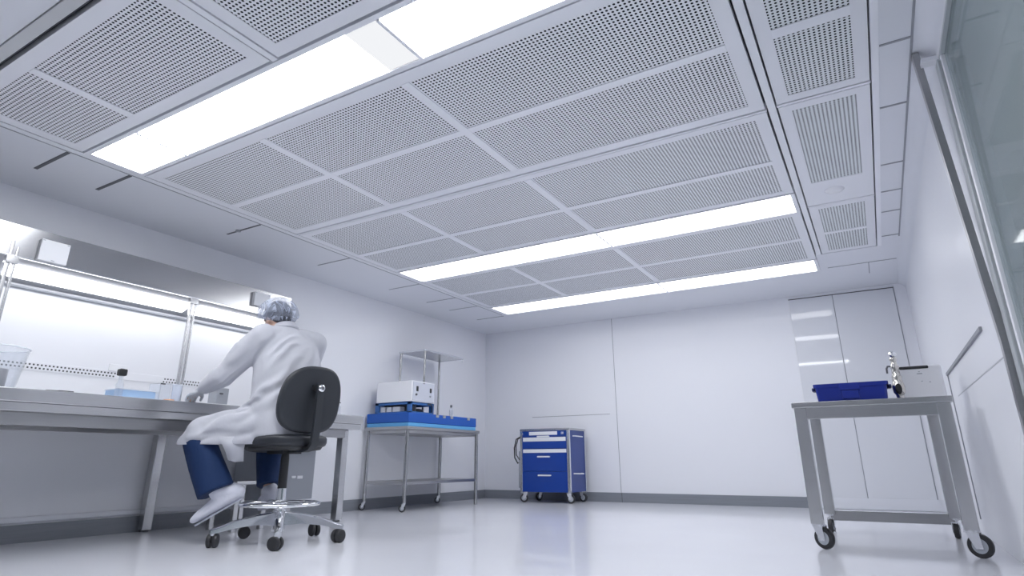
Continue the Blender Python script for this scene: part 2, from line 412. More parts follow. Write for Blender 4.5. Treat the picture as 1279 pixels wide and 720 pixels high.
def light(label, y0, y1, f, splits, lm, end=None):
    x0, x1 = L0+.004, L1-.004
    t = thing('ceiling_light', label, 'ceiling light', ((x0+x1)/2, (y0+y1)/2, ZC), 'strip ceiling lights')
    a, b = y0+f, y1-f; w = .03
    xs = [x0+w] + [v for s_ in splits for v in (s_-.010, s_+.010)] + [x1-w]
    fr = MB().box(x0, x1, y0, a, ZC-.004, ZC+.05).box(x0, x1, b, y1, ZC-.004, ZC+.05).box(x0, xs[0], a, b, ZC-.004, ZC+.05).box(xs[-1], x1, a, b, ZC-.004, ZC+.05)
    fr.build('frame', M['plate'], t, smooth=False)
    for s_ in splits: MB().box(s_-.009, s_+.009, a, b, ZC-.014, ZC+.05).build('divider', M['plate'], t, smooth=False)
    for i in range(0, len(xs), 2):
        if end and i == end:      # the frosted end of this tube cover is dimmer
            MB().box(xs[i], xs[i+1]-.20, a, b, ZC+.004, ZC+.03).build('diffuser', lm, t, smooth=False)
            MB().box(xs[i+1]-.20, xs[i+1], a, b, ZC+.004, ZC+.03).build('diffuser_end', M['lampend'], t, smooth=False)
        else:
            MB().box(xs[i], xs[i+1], a, b, ZC+.004, ZC+.03).build('diffuser', lm, t, smooth=False)
light('widest glowing ceiling light, nearest the viewer', 1.562, 1.938, .03, [-3.505, -1.615], M['lamp'], end=2)
light('glowing ceiling strip light in the middle of the three', 4.540, 4.952, .018, [-1.822], M['lampb'])
light('glowing ceiling strip light nearest the back wall', 6.326, 6.765, .018, [-1.845], M['lampc'])

# ------------------------------------------------------------------ the long steel bench
BX, BT = -4.10, .90
t = thing('laboratory_bench', 'long stainless steel laboratory bench along the left wall', 'bench', (-4.55, 2.0, 0))
MB().box(XL+.03, BX, -.6, 4.27, BT-.075, BT, .006).build('worktop', M['steel'], t)
MB().box(XL+.05, BX-.012, -.58, 4.255, BT-.124, BT-.075, .004).build('edge_rail', M['steel'], t)
MB().box(-4.26, -4.20, -.55, 4.15, .705, BT-.124, .003).box(-4.9, -4.85, -.55, 4.15, .705, BT-.124, .003).build('under_rail', M['steeld'], t)
for (x, y) in ((-4.945, 2.885), (-4.245, 4.165), (-4.245, -.3), (-4.945, 4.19)):
    lg = MB().box(x-.036, x+.036, y-.036, y+.036, .012, BT-.124, .006).build('leg', M['steel'], t)
    MB().cyl((x, y, 0), (x, y, .014), .03).build('foot', M['darkgrey'], lg)
MB().cyl((-4.20, 2.90, .74), (-4.185, 2.90, .74), .012).build('bolt', M['steeld'], t)
MB().cyl((-4.18, 1.35, .776), (-4.18, 1.35, .740), .014).build('bolt', M['steeld'], t)

# canopy hood over the bench with lamps, boxes and posts
HX = -4.715; HY0, HY1 = -.6, 3.81
t = thing('canopy_hood', 'long brushed steel canopy hood with lit strips above the bench', 'hood', (-4.86, 1.8, 1.7))
MB().box(HX-.012, HX, HY0, HY1, 1.797, 2.012, .003).prism([(XL, HY1-.010, 1.69), (HX-.01, HY1-.010, 1.80), (HX-.01, HY1-.010, 2.012), (XL, HY1-.010, 2.10)], (0, .010, 0)) \
    .prism([(HX-.01, HY0, 2.000), (HX-.01, HY0, 2.012), (XL, HY0, 2.10), (XL, HY0, 2.088)], (0, HY1-HY0, 0)).build('hood_shell', M['hood'], t, smooth=False)
zu = lambda x: 1.80 - (HX - x)*.3767
MB().prism([(XL+.002, HY0, zu(XL)), (HX-.012, HY0, zu(HX-.012)), (HX-.012, HY0, zu(HX)+.01), (XL+.002, HY0, zu(XL)+.012)], (0, HY1-HY0-.012, 0)).build('hood_underside', M['under'], t, smooth=False)
MB().box(HX-.010, HX+.005, HY0, HY1, 1.789, 1.800, .002).build('hood_lip', M['alu'], t)
for ya, yb in ((.2, 1.52), (1.60, 2.875), (2.95, 3.77)):
    xa, xb = -4.80, -4.925
    pl = [(xa, ya, zu(xa)-.002), (xb, ya, zu(xb)-.002), (xb, ya, zu(xb)-.016), (xa, ya, zu(xa)-.016)]
    MB().prism(pl, (0, yb-ya, 0)).build('lamp_diffuser', M['hoodlamp'], t, smooth=False)
for y0, y1, z0, z1 in ((1.69, 1.865, 1.80, 1.95), (3.375, 3.54, 1.85, 1.975)):
    c = MB().box(HX, HX+.035, y0, y1, z0, z1, .004).build('control_box', M['white'], t)
    for a, b, d, e in ((y0+.006, y0+.02, z1-.012, z1-.007), (y1-.02, y1-.006, z1-.012, z1-.007), ((y0+y1)/2-.01, (y0+y1)/2+.01, z0+.008, z0+.013)):
        MB().box(HX+.034, HX+.0365, a, b, d, e).build('screw_tab', M['grey'], c, smooth=False)
for y, zt in ((1.565, 1.90), (2.835, 1.79)):
    p = MB().box(-4.735, -4.711, y-.024, y-.004, BT, zt, .003).box(-4.735, -4.711, y+.012, y+.028, BT, zt-.04, .003).build('support_post', M['steel'], t)
    MB().box(-4.74, -4.700, y-.034, y+.036, 1.74, 1.79, .004).build('post_clamp', M['steel'], p)
    MB().box(-4.742, -4.702, y-.03, y+.034, BT, BT+.012, .003).build('post_foot', M['steel'], p)
MB().tube([(XL+.012, HY0, 1.665), (XL+.012, HY1-.02, 1.665)], .008).build('wall_rod', M['grey'], t)

# perforated strip and outlet plate on the left wall
hs = MB().box(XL, XL+.004, 1.0, 3.3, 1.112, 1.172, .001, 1)
k = 0
y = 1.05
while y < 3.22:
    if not 2.50 < y < 2.85:
        hs.box(XL+.0035, XL+.0052, y, y+.011, 1.147, 1.158, mi=1); hs.box(XL+.0035, XL+.0052, y-.008, y+.003, 1.124, 1.135, mi=1)
    y += .0246
o = hs.build('perforated_strip', [M['wall'], M['seam']], loc=(XL, 2.1, 1.14), smooth=False)
tag(o, 'white strip with two rows of square black holes on the left wall', 'strip')
t = thing('wall_outlet', 'white outlet plate on the left wall behind the capped bottle', 'outlet', (XL, 2.52, 1.17))
MB().box(XL, XL+.008, 2.43, 2.575, 1.168, 1.222, .003).build('plate', M['white'], t)
MB().box(XL+.007, XL+.009, 2.515, 2.545, 1.190, 1.195).build('slot', M['darkgrey'], t, smooth=False)

# things on the bench
def cup(mb, c, r0, r1, h, th=.004, n=40, base=.006):
    return mb.lathe(c, [(0, 0), (r0, 0), (r1, h), (r1-th, h), (r0-th, base), (0, base)], n)
t = thing('beaker', 'large clear plastic beaker at the left end of the bench', 'beaker', (-4.33, 1.47, BT))
cup(MB(), (-4.33, 1.47, BT), .135, .168, .235).build('beaker_wall', M['acrylic'], t)
MB().tube([(-4.33+.168*cos(a), 1.47+.168*sin(a), BT+.235) for a in [i*PI/24 for i in range(48)]], .004, 8, closed=True).build('rim', M['acrylic_rim'], t)
o = MB().cyl((-4.34, 1.485, BT+.007), (-4.34, 1.485, BT+.118), .078, n=40, bev=.004).build('steel_canister', M['steeld'], loc=(-4.34, 1.485, BT+.006))
tag(o, 'short grey metal canister standing inside the clear beaker', 'canister')
o = MB().box(-4.17, -4.13, 1.76, 1.84, BT, BT+.008, .002).tube([(-4.15, 1.70, BT+.004), (-4.15, 1.76, BT+.005)], .003).build('small_clip', M['black'], loc=(-4.15, 1.8, BT))
tag(o, 'tiny black clip lying near the front edge of the bench', 'clip')
t = thing('bottle', 'clear slim bottle with a square black cap beside the blue tub', 'bottle', (-4.235, 2.145, BT))
MB().lathe((-4.235, 2.145, BT), [(0, 0), (.022, 0), (.024, .01), (.024, .085), (.014, .11), (.014, .15), (.011, .15), (.011, .11), (.020, .085), (.020, .008), (0, .008)]).build('bottle_body', M['acrylic'], t)
MB().box(-4.257, -4.213, 2.12, 2.17, BT+.142, BT+.186, .008).build('cap', M['black'], t)
t = thing('blue_tub', 'low translucent pale blue tub on the bench', 'tub', (-4.36, 2.29, BT))
tb = MB()
for a in ((-4.45, -4.28, 2.17, 2.176), (-4.45, -4.28, 2.406, 2.412), (-4.45, -4.444, 2.17, 2.412), (-4.286, -4.28, 2.17, 2.412)): tb.box(*a, BT, BT+.062)
tb.box(-4.45, -4.28, 2.17, 2.412, BT, BT+.006); tb.build('tub_wall', M['bluecl'], t, smooth=False)
MB().box(-4.455, -4.275, 2.165, 2.417, BT+.061, BT+.068, .002).build('lid', M['acrylic_rim'], t)
t = thing('clear_box', 'clear open acrylic box with a dark clip, left of the tall jar', 'box', (-4.33, 2.48, BT))
tb = MB()
for a in ((-4.40, -4.27, 2.43, 2.434), (-4.40, -4.27, 2.506, 2.51), (-4.40, -4.396, 2.43, 2.51), (-4.274, -4.27, 2.43, 2.51)): tb.box(*a, BT, BT+.13)
tb.build('box_wall', M['acrylic'], t, smooth=False)
MB().box(-4.275, -4.262, 2.432, 2.462, BT+.118, BT+.128, .002).build('clip', M['darkgrey'], t)
t = thing('jar', 'tall frosted clear jar beside the gloved hand', 'jar', (-4.265, 2.55, BT))
cup(MB(), (-4.265, 2.55, BT), .029, .033, .125, .003).build('jar_wall', clear('frosted', (.9, .93, .97), 1.0, .1, .4, (.85, .88, .95)), t)
MB().tube([(-4.265+.033*cos(a), 2.55+.033*sin(a), BT+.125) for a in [i*PI/16 for i in range(32)]], .003, 8, closed=True).build('rim', M['acrylic_rim'], t)
o = MB().lathe((-4.19, 2.46, BT), [(0, 0), (.03, 0), (.033, .004), (.033, .012), (.030, .012), (.029, .006), (0, .006)]).build('petri_dish', M['orange'], loc=(-4.19, 2.46, BT))
tag(o, 'small shallow orange dish in front of the tall jar', 'dish')
t = thing('instrument_box', 'small grey instrument box behind the gloved hand on the bench', 'instrument', (-4.4, 2.98, BT))
MB().box(-4.47, -4.36, 2.93, 3.03, BT, BT+.15, .006).build('housing', M['grey'], t)
MB().box(-4.361, -4.356, 2.95, 2.98, BT+.10, BT+.112, .002).build('badge', M['darkgrey'], t)
o = MB().box(-4.34, -4.14, 2.70, 2.95, BT, BT+.006, .002).build('work_tray', M['white'], loc=(-4.24, 2.82, BT))
tag(o, 'flat white tray on the bench under the gloved hand', 'tray')
t = thing('dropper_bottle', 'little clear bottle with a bent dark hook at the right end of the bench', 'bottle', (-4.30, 4.10, BT))
MB().lathe((-4.30, 4.10, BT), [(0, 0), (.045, 0), (.047, .01), (.047, .085), (.043, .09), (.043, .008), (0, .008)]).build('bottle_body', M['acrylic'], t)
MB().tube([(-4.30, 4.09, BT+.06), (-4.30, 4.10, BT+.115), (-4.29, 4.13, BT+.125), (-4.29, 4.15, BT+.12)], .004).build('hook', M['darkgrey'], t)

# under the bench: hanging steel cabinet, footstool
t = thing('under_bench_cabinet', 'grey steel box hanging under the bench behind the chair', 'cabinet', (-4.6, 3.9, BT-.13))
MB().box(-4.95, -4.45, 3.60, 4.055, .19, .704, .006).build('housing', M['grey'], t)
MB().box(-4.449, -4.440, 3.80, 3.845, .365, .385, .002).box(-4.449, -4.440, 3.86, 3.92, .36, .385, .002).build('socket', M['white'], t)
t = thing('footstool', 'low steel footstool frame behind the seated person', 'stool', (-4.45, 3.25, 0))
MB().box(-4.60, -4.28, 3.15, 3.45, .335, .36, .004).build('top_bar', M['steel'], t)
for x, y in ((-4.575, 3.175), (-4.305, 3.175), (-4.575, 3.425), (-4.305, 3.425)):
    MB().box(x-.02, x+.02, y-.02, y+.02, 0, .336, .004).build('leg', M['steel'], t)

# ------------------------------------------------------------------ casters
def caster(parent, x, y, ztop, r, yaw=0.0, w=.028, fork=None, hub=None, lever=False):
    """swivel caster standing on the floor under (x, y)"""
    d = Vector((cos(yaw), sin(yaw), 0)); n = Vector((-sin(yaw), cos(yaw), 0))
    c = Vector((x, y, r)) - d*r*.45
    f = MB()
    f.cyl((x, y, ztop-.012), (x, y, ztop), r*.62, n=24)
    f.cyl((x, y, r*1.9), (x, y, ztop-.01), r*.30, n=16)
    for s_ in (-1, 1):
        o_ = n*s_*(w/2+.006)
        pts = [Vector((x, y, r*2.12))+d*r*.45, Vector((x, y, r*2.12))-d*r*.6, c-d*r*.28-Vector((0, 0, r*.25)), c+d*r*.28-Vector((0, 0, r*.25))]
        f.prism([p+o_-n*.002 for p in pts], n*.004)
    top = [Vector((x, y, r*2.10))+d*r*.45+n*(w/2+.008), Vector((x, y, r*2.10))-d*r*.6+n*(w/2+.008), Vector((x, y, r*2.10))-d*r*.6-n*(w/2+.008), Vector((x, y, r*2.10))+d*r*.45-n*(w/2+.008)]
    f.prism(top, (0, 0, .005))
    if lever: f.box(c.x-d.x*r*1.15-.008, c.x-d.x*r*1.15+.008, c.y-.012, c.y+.012, r*1.5, r*1.62, .002)
    fo = f.build('caster', fork or M['alu'], parent)
    MB().lathe(c-n*w/2, [(r*.62, 0), (r*.93, 0), (r, w*.25), (r, w*.75), (r*.93, w), (r*.62, w), (r*.62, 0)], 32, axis=n).build('tyre', M['rubber'], fo)
    MB().lathe(c-n*w/2, [(0, -.003), (r*.18, -.003), (r*.2, .002), (r*.63, .002), (r*.63, w-.002), (r*.2, w-.002), (r*.18, w+.003), (0, w+.003)], 32, axis=n).build('hub', hub or M['wheel'], fo)
    return fo

# ------------------------------------------------------------------ steel table by the left wall with equipment
t = thing('steel_table', 'steel table with lower shelf standing in the back left corner', 'table', (-4.66, 5.88, 0))
TX0, TX1, TY0, TY1, TZ = -4.975, -4.35, 5.20, 6.60, .862
MB().box(TX0, TX1, TY0, TY1, TZ-.035, TZ, .004).build('tabletop', M['steeld'], t)
MB().box(TX0+.03, TX1-.03, TY0+.03, TY1-.03, TZ-.07, TZ-.034, .003).build('apron', M['steeld'], t)
MB().box(TX0+.03, TX1-.02, TY0+.02, TY1-.02, .265, .298, .003).build('shelf', M['steeld'], t)
for x, y in ((TX0+.035, TY0+.03), (TX1-.03, TY0+.03), (TX1-.03, TY1-.03), (TX0+.035, TY1-.03)):
    lg = MB().cyl((x, y, .085 if y < 6 or x < -4.6 else .0), (x, y, TZ-.03), .021, n=20).build('leg', M['tube'], t)
    if not (y > 6 and x > -4.6): caster(t, x, y, .09, .036, rad(40), .022)
t = thing('blue_storage_case', 'wide flat bright blue case with a pale blue base on the steel table', 'case', (-4.66, 5.87, TZ))
MB().box(-4.965, -4.365, 5.225, 6.53, TZ, TZ+.042, .006).build('base', M['cyan'], t)
MB().box(-4.970, -4.360, 5.22, 6.535, TZ+.042, TZ+.148, .008).build('lid', M['bluetray'], t)
for y in (5.70, 5.83, 5.98, 6.33):
    MB().box(-4.365, -4.352, y, y+.05, TZ+.115, TZ+.147, .003).build('latch', M['grey'], t)
CZ = TZ+.148
MB().box(-4.42, -4.37, 5.85, 6.15, CZ-.006, CZ+.0006).box(-4.42, -4.37, 6.25, 6.45, CZ-.006, CZ+.0006).build('trim_strip', M['grey'], t)
t = thing('wire_rack', 'open blue frame holding small pale boxes under the white instrument', 'rack', (-4.6, 5.46, CZ))
RX0, RX1, RY0, RY1, RH = -4.89, -4.375, 5.26, 5.675, .118
r = MB()
for z0, z1 in ((CZ, CZ+.014), (CZ+RH-.03, CZ+RH)):
    r.box(RX0, RX1, RY0, RY0+.016, z0, z1, .002).box(RX0, RX1, RY1-.016, RY1, z0, z1, .002).box(RX0, RX0+.016, RY0, RY1, z0, z1, .002).box(RX1-.016, RX1, RY0, RY1, z0, z1, .002)
for x in (RX0, RX1-.05):
    for y in (RY0, RY1-.03): r.box(x, x+.05, y, y+.03, CZ, CZ+RH, .002)
r.box(RX0, RX1, RY0, RY1, CZ+RH-.008, CZ+RH)
r.build('rack_frame', M['rack'], t)
MB().box(RX0+.03, RX1-.03, RY0+.12, RY0+.13, CZ+.002, CZ+RH-.01).build('back_plate', M['darkgrey'], t)
MB().tube([(RX1+.004, 5.55, CZ+.10), (RX1+.012, 5.60, CZ+.105), (RX1+.012, 5.63, CZ+.08), (RX1+.006, 5.635, CZ+.02)], .0065).build('clip', M['black'], t)
for x0, x1, nm in ((-4.835, -4.765, 'leftmost'), (-4.745, -4.675, 'middle'), (-4.655, -4.55, 'widest, rightmost')):
    o = MB().box(x0, x1, RY0+.03, RY0+.11, CZ+.014, CZ+.07, .003).build('sample_box', M['white'], loc=((x0+x1)/2, RY0+.06, CZ+.014))
    tag(o, nm+' small white box inside the blue rack', 'box', 'white boxes in the blue rack')
o = MB().ball((-4.44, 5.47, CZ+.036), .02, (1.2, 4.5, 1), 3).build('black_cable_bundle', M['black'], loc=(-4.44, 5.47, CZ+.015))
tag(o, 'dark bundle lying inside the right side of the blue rack', 'bundle')
t = thing('white_instrument', 'white cube instrument with small black switches on the blue rack', 'instrument', (-4.6, 5.46, CZ+RH))
IZ = CZ+RH
MB().box(-4.88, -4.372, 5.262, 5.672, IZ, IZ+.228, .006).build('housing', M['device'], t)
MB().box(-4.373, -4.366, 5.28, 5.66, IZ+.008, IZ+.22, .003).build('front_panel', M['device2'], t)
MB().box(-4.367, -4.360, 5.335, 5.367, IZ+.115, IZ+.17, .002).build('switch', M['black'], t)
MB().box(-4.367, -4.360, 5.575, 5.605, IZ+.115, IZ+.165, .002).build('switch', M['black'], t)
MB().cyl((-4.368, 5.335, IZ+.078), (-4.356, 5.335, IZ+.078), .012).build('knob', M['darkgrey'], t)
MB().cyl((-4.368, 5.585, IZ+.075), (-4.356, 5.585, IZ+.075), .010).build('knob', M['grey'], t)
MB().box(-4.367, -4.361, 5.45, 5.48, IZ+.205, IZ+.213).build('badge', M['darkgrey'], t)
t = thing('overshelf', 'small raised steel shelf on thin posts above the white instrument', 'shelf', (-4.75, 6.07, CZ))
SZ = 1.775
MB().box(-4.922, -4.548, 5.681, 6.469, SZ-.012, SZ, .003).build('shelf_plate', M['steel'], t)
MB().box(-4.935, -4.535, 5.668, 5.682, SZ-.016, SZ+.006, .003).box(-4.935, -4.535, 6.468, 6.482, SZ-.016, SZ+.006, .003).box(-4.935, -4.921, 5.668, 6.482, SZ-.016, SZ+.006, .003).box(-4.549, -4.535, 5.668, 6.482, SZ-.016, SZ+.006, .003).build('rim', M['alu'], t)
MB().cyl((-4.548, 6.468, SZ-.05), (-4.548, 6.468, SZ-.005), .007).build('hook', M['alu'], t)
for x, y in ((-4.92, 5.69), (-4.552, 5.695), (-4.91, 6.455)):
    MB().cyl((x, y, CZ), (x, y, SZ-.006), .0145, n=16).build('post', M['tube'], t)
t = thing('small_vial', 'small clear vial with a dark stopper on the far end of the blue case', 'vial', (-4.62, 6.35, CZ))
MB().lathe((-4.62, 6.35, CZ), [(0, 0), (.024, 0), (.026, .01), (.026, .09), (.012, .12), (.012, .14), (.009, .14), (.009, .12), (.022, .09), (.022, .008), (0, .008)]).build('vial_body', M['acrylic'], t)
MB().cyl((-4.62, 6.35, CZ+.135), (-4.62, 6.35, CZ+.165), .013, n=16, bev=.003).build('stopper', M['darkgrey'], t)

# ------------------------------------------------------------------ blue drawer cart
CX0, CX1, CY0, CY1 = -4.08, -3.375, 7.16, 7.66
t = thing('tool_cart', 'blue drawer cart on four wheels against the back wall', 'cart', ((CX0+CX1)/2, (CY0+CY1)/2, 0))
MB().box(CX0+.02, CX1-.012, CY0+.012, CY1-.01, .125, .872, .004).build('cabinet_body', M['blueside'], t)
MB().box(CX0-.005, CX1+.005, CY0-.008, CY1, .868, .897, .006).build('top', M['steel'], t)
for x0, x1 in ((CX0-.002, CX0+.03), (CX1-.035, CX1+.003)):
    MB().box(x0, x1, CY0-.006, CY0+.03, .11, .87, .004).build('corner_post', M['alu'], t)
MB().box(CX1-.014, CX1+.001, CY1-.03, CY1, .11, .87, .003).build('corner_post', M['alu'], t)
DX0, DX1 = CX0+.032, CX1-.038
def drawer(z0, z1): return MB().box(DX0, DX1, CY0-.004, CY0+.04, z0, z1, .004).build('drawer', M['blue'], t)
d1 = drawer(.797, .866); d2 = drawer(.652, .793); d3 = drawer(.376, .648); d4 = drawer(.128, .372)
def lab(d, x0, x1, z0, z1): MB().box(x0, x1, CY0-.009, CY0-.003, z0, z1, .002).build('label_strip', M['label'], d)
def grip(d, x0, x1, z): MB().box(x0, x1, CY0-.03, CY0-.022, z-.009, z+.009, .003).box(x0, x0+.01, CY0-.026, CY0-.003, z-.007, z+.007).box(x1-.01, x1, CY0-.026, CY0-.003, z-.007, z+.007).build('handle', M['white'], d)
lab(d1, -3.944, -3.538, .815, .858); lab(d2, -4.036, -3.42, .738, .787); grip(d2, -3.82, -3.65, .797)
lab(d3, -4.036, -3.415, .598, .641); grip(d3, -3.82, -3.645, .550); grip(d4, -3.815, -3.635, .326)
for z in (.80, .345):
    MB().tube([(CX1-.012, CY0+.13, z), (CX1+.022, CY0+.14, z), (CX1+.022, CY0+.36, z-.004), (CX1-.012, CY0+.37, z)], .008, 8).build('side_handle', M['white'], t)
MB().box(CX0+.01, CX0+.045, CY0-.012, CY0-.004, .82, .85, .003).box(CX1-.11, CX1-.07, CY0-.012, CY0-.002, .82, .85, .003).build('lock', M['alu'], t)
cbl = [(-4.09, CY0+.02, .80), (-4.14, CY0, .77), (-4.165, CY0-.01, .66), (-4.16, CY0-.01, .54), (-4.12, CY0, .47), (-4.085, CY0+.02, .50)]
MB().tube(cbl, .009, 8).tube([(p[0]+.025, p[1], .79-(.79-p[2])*.86) for p in cbl], .007, 8).build('cable', M['black'], t)
MB().box(-4.105, -4.088, CY0+.0, CY0+.02, .17, .62, .003).build('side_rail', M['alu'], t)
for x, y, a in ((CX0+.05, CY0+.05, 20), (CX1-.05, CY0+.05, 200), (CX1-.05, CY1-.06, 170), (CX0+.05, CY1-.06, 60)):
    caster(t, x, y, .127, .052, rad(a), .032)

# ------------------------------------------------------------------ steel trolley on the right with its load
t = thing('steel_trolley', 'heavy stainless steel trolley table on casters by the right wall', 'trolley', (-.03, 4.8, 0))
KX0, KX1, KY0, KY1, KZ = -.454, .389, 4.26, 5.32, .843
MB().box(KX0, KX1, KY0, KY1, KZ-.035, KZ, .004).build('tabletop', M['steel'], t)
MB().box(KX0+.080, KX1-.08, KY0+.008, KY0+.05, .740, KZ-.034, .002).build('apron', M['steel'], t)
lw = .070
legs = []
for x0 in (KX0+.012, KX1-.012-lw):
    for y0 in (KY0+.01, KY1-.015-.062):
        legs.append(MB().box(x0, x0+lw, y0, y0+.062, .134 if y0 < 4.5 else .122, KZ-.034, .003).build('leg', M['steel'], t))
MB().box(KX0+.05, KX1-.05, KY1-.065, KY1-.03, .082, .148, .003).build('cross_bar', M['steeld'], t)
caster(t, KX0+.05, KY0+.045, .136, .060, rad(150), .032, lever=True)
caster(t, KX1-.048, KY0+.045, .136, .060, rad(160), .032)
caster(t, KX0+.05, KY1-.045, .124, .045, rad(80), .03)
caster(t, KX1-.048, KY1-.045, .124, .045, rad(80), .03)
t = thing('storage_bin', 'deep blue plastic bin with side clips on the steel trolley', 'bin', (-.11, 4.45, KZ))
bn = MB()
def ringr(x0, x1, y0, y1, z): return [(x0, y0, z), (x1, y0, z), (x1, y1, z), (x0, y1, z)]
def ringb(x0, x1, y0, y1, z, r=.02):
    out = []
    for cx_, cy_, a0 in ((x1-r, y0+r, -PI/2), (x1-r, y1-r, 0), (x0+r, y1-r, PI/2), (x0+r, y0+r, PI)):
        for k in range(5): out.append((cx_+r*cos(a0+k*PI/8), cy_+r*sin(a0+k*PI/8), z))
    return out
bx = (-.300, .078, 4.30, 4.58)
bn.loft([ringb(*bx, KZ), ringb(bx[0]-.008, bx[1]+.008, bx[2]-.008, bx[3]+.008, KZ+.103), ringb(bx[0]-.016, bx[1]+.016, bx[2]-.016, bx[3]+.016, KZ+.084), ringb(bx[0]-.016, bx[1]+.016, bx[2]-.016, bx[3]+.016, KZ+.106),
         ringb(bx[0]-.004, bx[1]+.004, bx[2]-.004, bx[3]+.004, KZ+.106), ringb(bx[0]+.006, bx[1]-.006, bx[2]+.006, bx[3]-.006, KZ+.008)])
bn.build('tub', M['bluebin'], t)
MB().box(-.168, -.06, 4.280, 4.294, KZ+.064, KZ+.106, .003).box(-.160, -.068, 4.287, 4.300, KZ+.01, KZ+.060, .003).build('handle_panel', M['bluebin'], t)
for x0, x1 in ((-.332, -.314), (.092, .110)):
    MB().box(x0, x1, 4.38, 4.46, KZ+.072, KZ+.094, .005).build('side_clip', mat('dark_blue_clip', (.004, .012, .10), .4), t)
t = thing('steel_dispenser', 'tall shiny steel dispenser with a ball top between bin and white unit', 'dispenser', (.150, 4.545, KZ))
MB().lathe((.150, 4.545, KZ), [(0, 0), (.030, 0), (.031, .012), (.022, .022), (.024, .04), (.034, .055), (.036, .09), (.030, .115), (.026, .14), (.029, .15), (.024, .165), (.021, .20), (.025, .207), (.025, .22), (.018, .228), (.016, .25), (.021, .256), (.021, .268), (.013, .276), (.012, .282), (0, .282)], 36).build('body', mat('warm_steel', (.66, .64, .60), .16, metal=1), t)
MB().ball((.150, 4.545, KZ+.292), .024, (1, 1, .9)).build('ball_top', M['chrome'], t)
MB().ball((.147, 4.488, KZ+.072), .021, (.9, .35, 1.6)).build('gauge', M['black'], t)
MB().tube([(.125, 4.51, KZ+.215), (.112, 4.50, KZ+.214), (.104, 4.495, KZ+.20), (.103, 4.495, KZ+.17)], .006, 8).build('lever', M['darkgrey'], t)
MB().cyl((.122, 4.50, KZ+.004), (.102, 4.49, KZ+.004), .004, n=8).build('spout', M['alu'], t)
t = thing('white_unit', 'white box unit with a black slot along its top on the trolley', 'unit', (.285, 4.85, KZ))
MB().box(.165, .408, 4.72, 5.0, KZ, KZ+.238, .018, 4).build('housing', M['device'], t)
MB().box(.178, .340, 4.712, 4.74, KZ+.214, KZ+.233, .006).build('slot', M['black'], t)
MB().box(.270, .300, 4.717, 4.722, KZ+.180, KZ+.185).box(.279, .289, 4.717, 4.722, KZ+.193, KZ+.196).build('mark', M['grey'], t, smooth=False)
MB().box(.286, .294, 4.717, 4.722, KZ+.132, KZ+.136).box(.328, .337, 4.717, 4.722, KZ+.125, KZ+.129).build('button', M['grey'], t, smooth=False)

# ------------------------------------------------------------------ chair
OX, OY = -3.52, 2.93
def P(F, L, z): return Vector((OX - F - .05*L, OY + .05*F - L, z))     # forward, left, up for chair and person
ch = thing('lab_chair', 'black swivel lab chair with chrome foot ring and five wheels', 'chair', (OX, OY, 0))
# seat cushion
rg = []
for z, k in ((.596, .90), (.604, .97), (.622, 1.0), (.650, 1.0), (.664, .96), (.672, .86), (.675, .6), (.676, .2)):
    ring = []
    for a, b in superellipse(48, .245*k, .24*k, 2.9):
        ring.append(P(.0+a, b, z - .045*max(0, (a-.08)/.165)**2))
    rg.append(ring)
MB().loft(rg).build('seat', M['vinyl'], ch, angle=60)
rg = []
for z, k in ((.572, .72), (.578, .86), (.592, .90), (.600, .90)):
    rg.append([P(a, b, z) for a, b in superellipse(40, .245*k, .24*k, 2.9)])
MB().loft(rg).build('seat_pan', M['black'], ch)
MB().prism([P(-.27, .03, .575), P(-.27, -.03, .575), P(.05, -.05, .575), P(.05, .05, .575)], (0, 0, .022)).prism([P(-.08, .075, .552), P(-.08, -.075, .552), P(.09, -.075, .552), P(.09, .075, .552)], (0, 0, .028)).build('mechanism', M['black'], ch)
# backrest: cushion and shell
def back_ring(f, k, e=2.9):
    ring = []
    for a, b in superellipse(56, .248*k, .218*k, e):
        wid = 1.0 - .10*max(0, b)/.215
        ring.append(P(f + .55*a*a - .10*(b/.215)*.35, a*wid, .900 + b))
    return ring
MB().loft([back_ring(-.268, .90), back_ring(-.266, .965), back_ring(-.256, 1.0), back_ring(-.246, 1.0)]).build('backrest_shell', M['shell'], ch, angle=60)
MB().loft([back_ring(-.247, .985), back_ring(-.225, .985), back_ring(-.205, .93), back_ring(-.200, .8)]).build('backrest_cushion', M['vinyl'], ch, angle=60)
# back support bar
def bar(pts, w, th):
    rings = []
    for i, p in enumerate(pts):
        a = pts[max(0, i-1)]; c = pts[min(len(pts)-1, i+1)]
        dF, dz = c[0]-a[0], c[1]-a[1]; l = math.hypot(dF, dz); nF, nz = -dz/l, dF/l
        rings.append([P(p[0]+nF*th, w, p[1]+nz*th), P(p[0]+nF*th, -w, p[1]+nz*th), P(p[0]-nF*th, -w, p[1]-nz*th), P(p[0]-nF*th, w, p[1]-nz*th)])
    return rings
MB().loft(bar([(-.302, 1.0), (-.304, .97), (-.303, .80), (-.298, .68), (-.288, .61), (-.265, .583), (-.21, .572), (-.05, .570)], .027, .011)).build('back_bar', M['shell'], ch, angle=50)
MB().prism([P(-.272, .04, .955), P(-.272, -.04, .955), P(-.272, -.04, .995), P(-.272, .04, .995)], P(-.30, 0, 0)-P(-.272, 0, 0)).build('bar_bracket', M['black'], ch)
kb = MB().lathe(P(-.306, 0, .972), [(0, .024), (.018, .024), (.025, .018), (.027, .008), (.027, 0), (0, 0)], 28, axis=(P(-1, 0, 0)-P(0, 0, 0))).build('adjuster_knob', M['chrome'], ch)
MB().lathe(P(-.306, 0, .972), [(0, .0265), (.012, .0265), (.013, .022)], 24, axis=(P(-1, 0, 0)-P(0, 0, 0))).build('knob_cap', M['darkgrey'], kb)
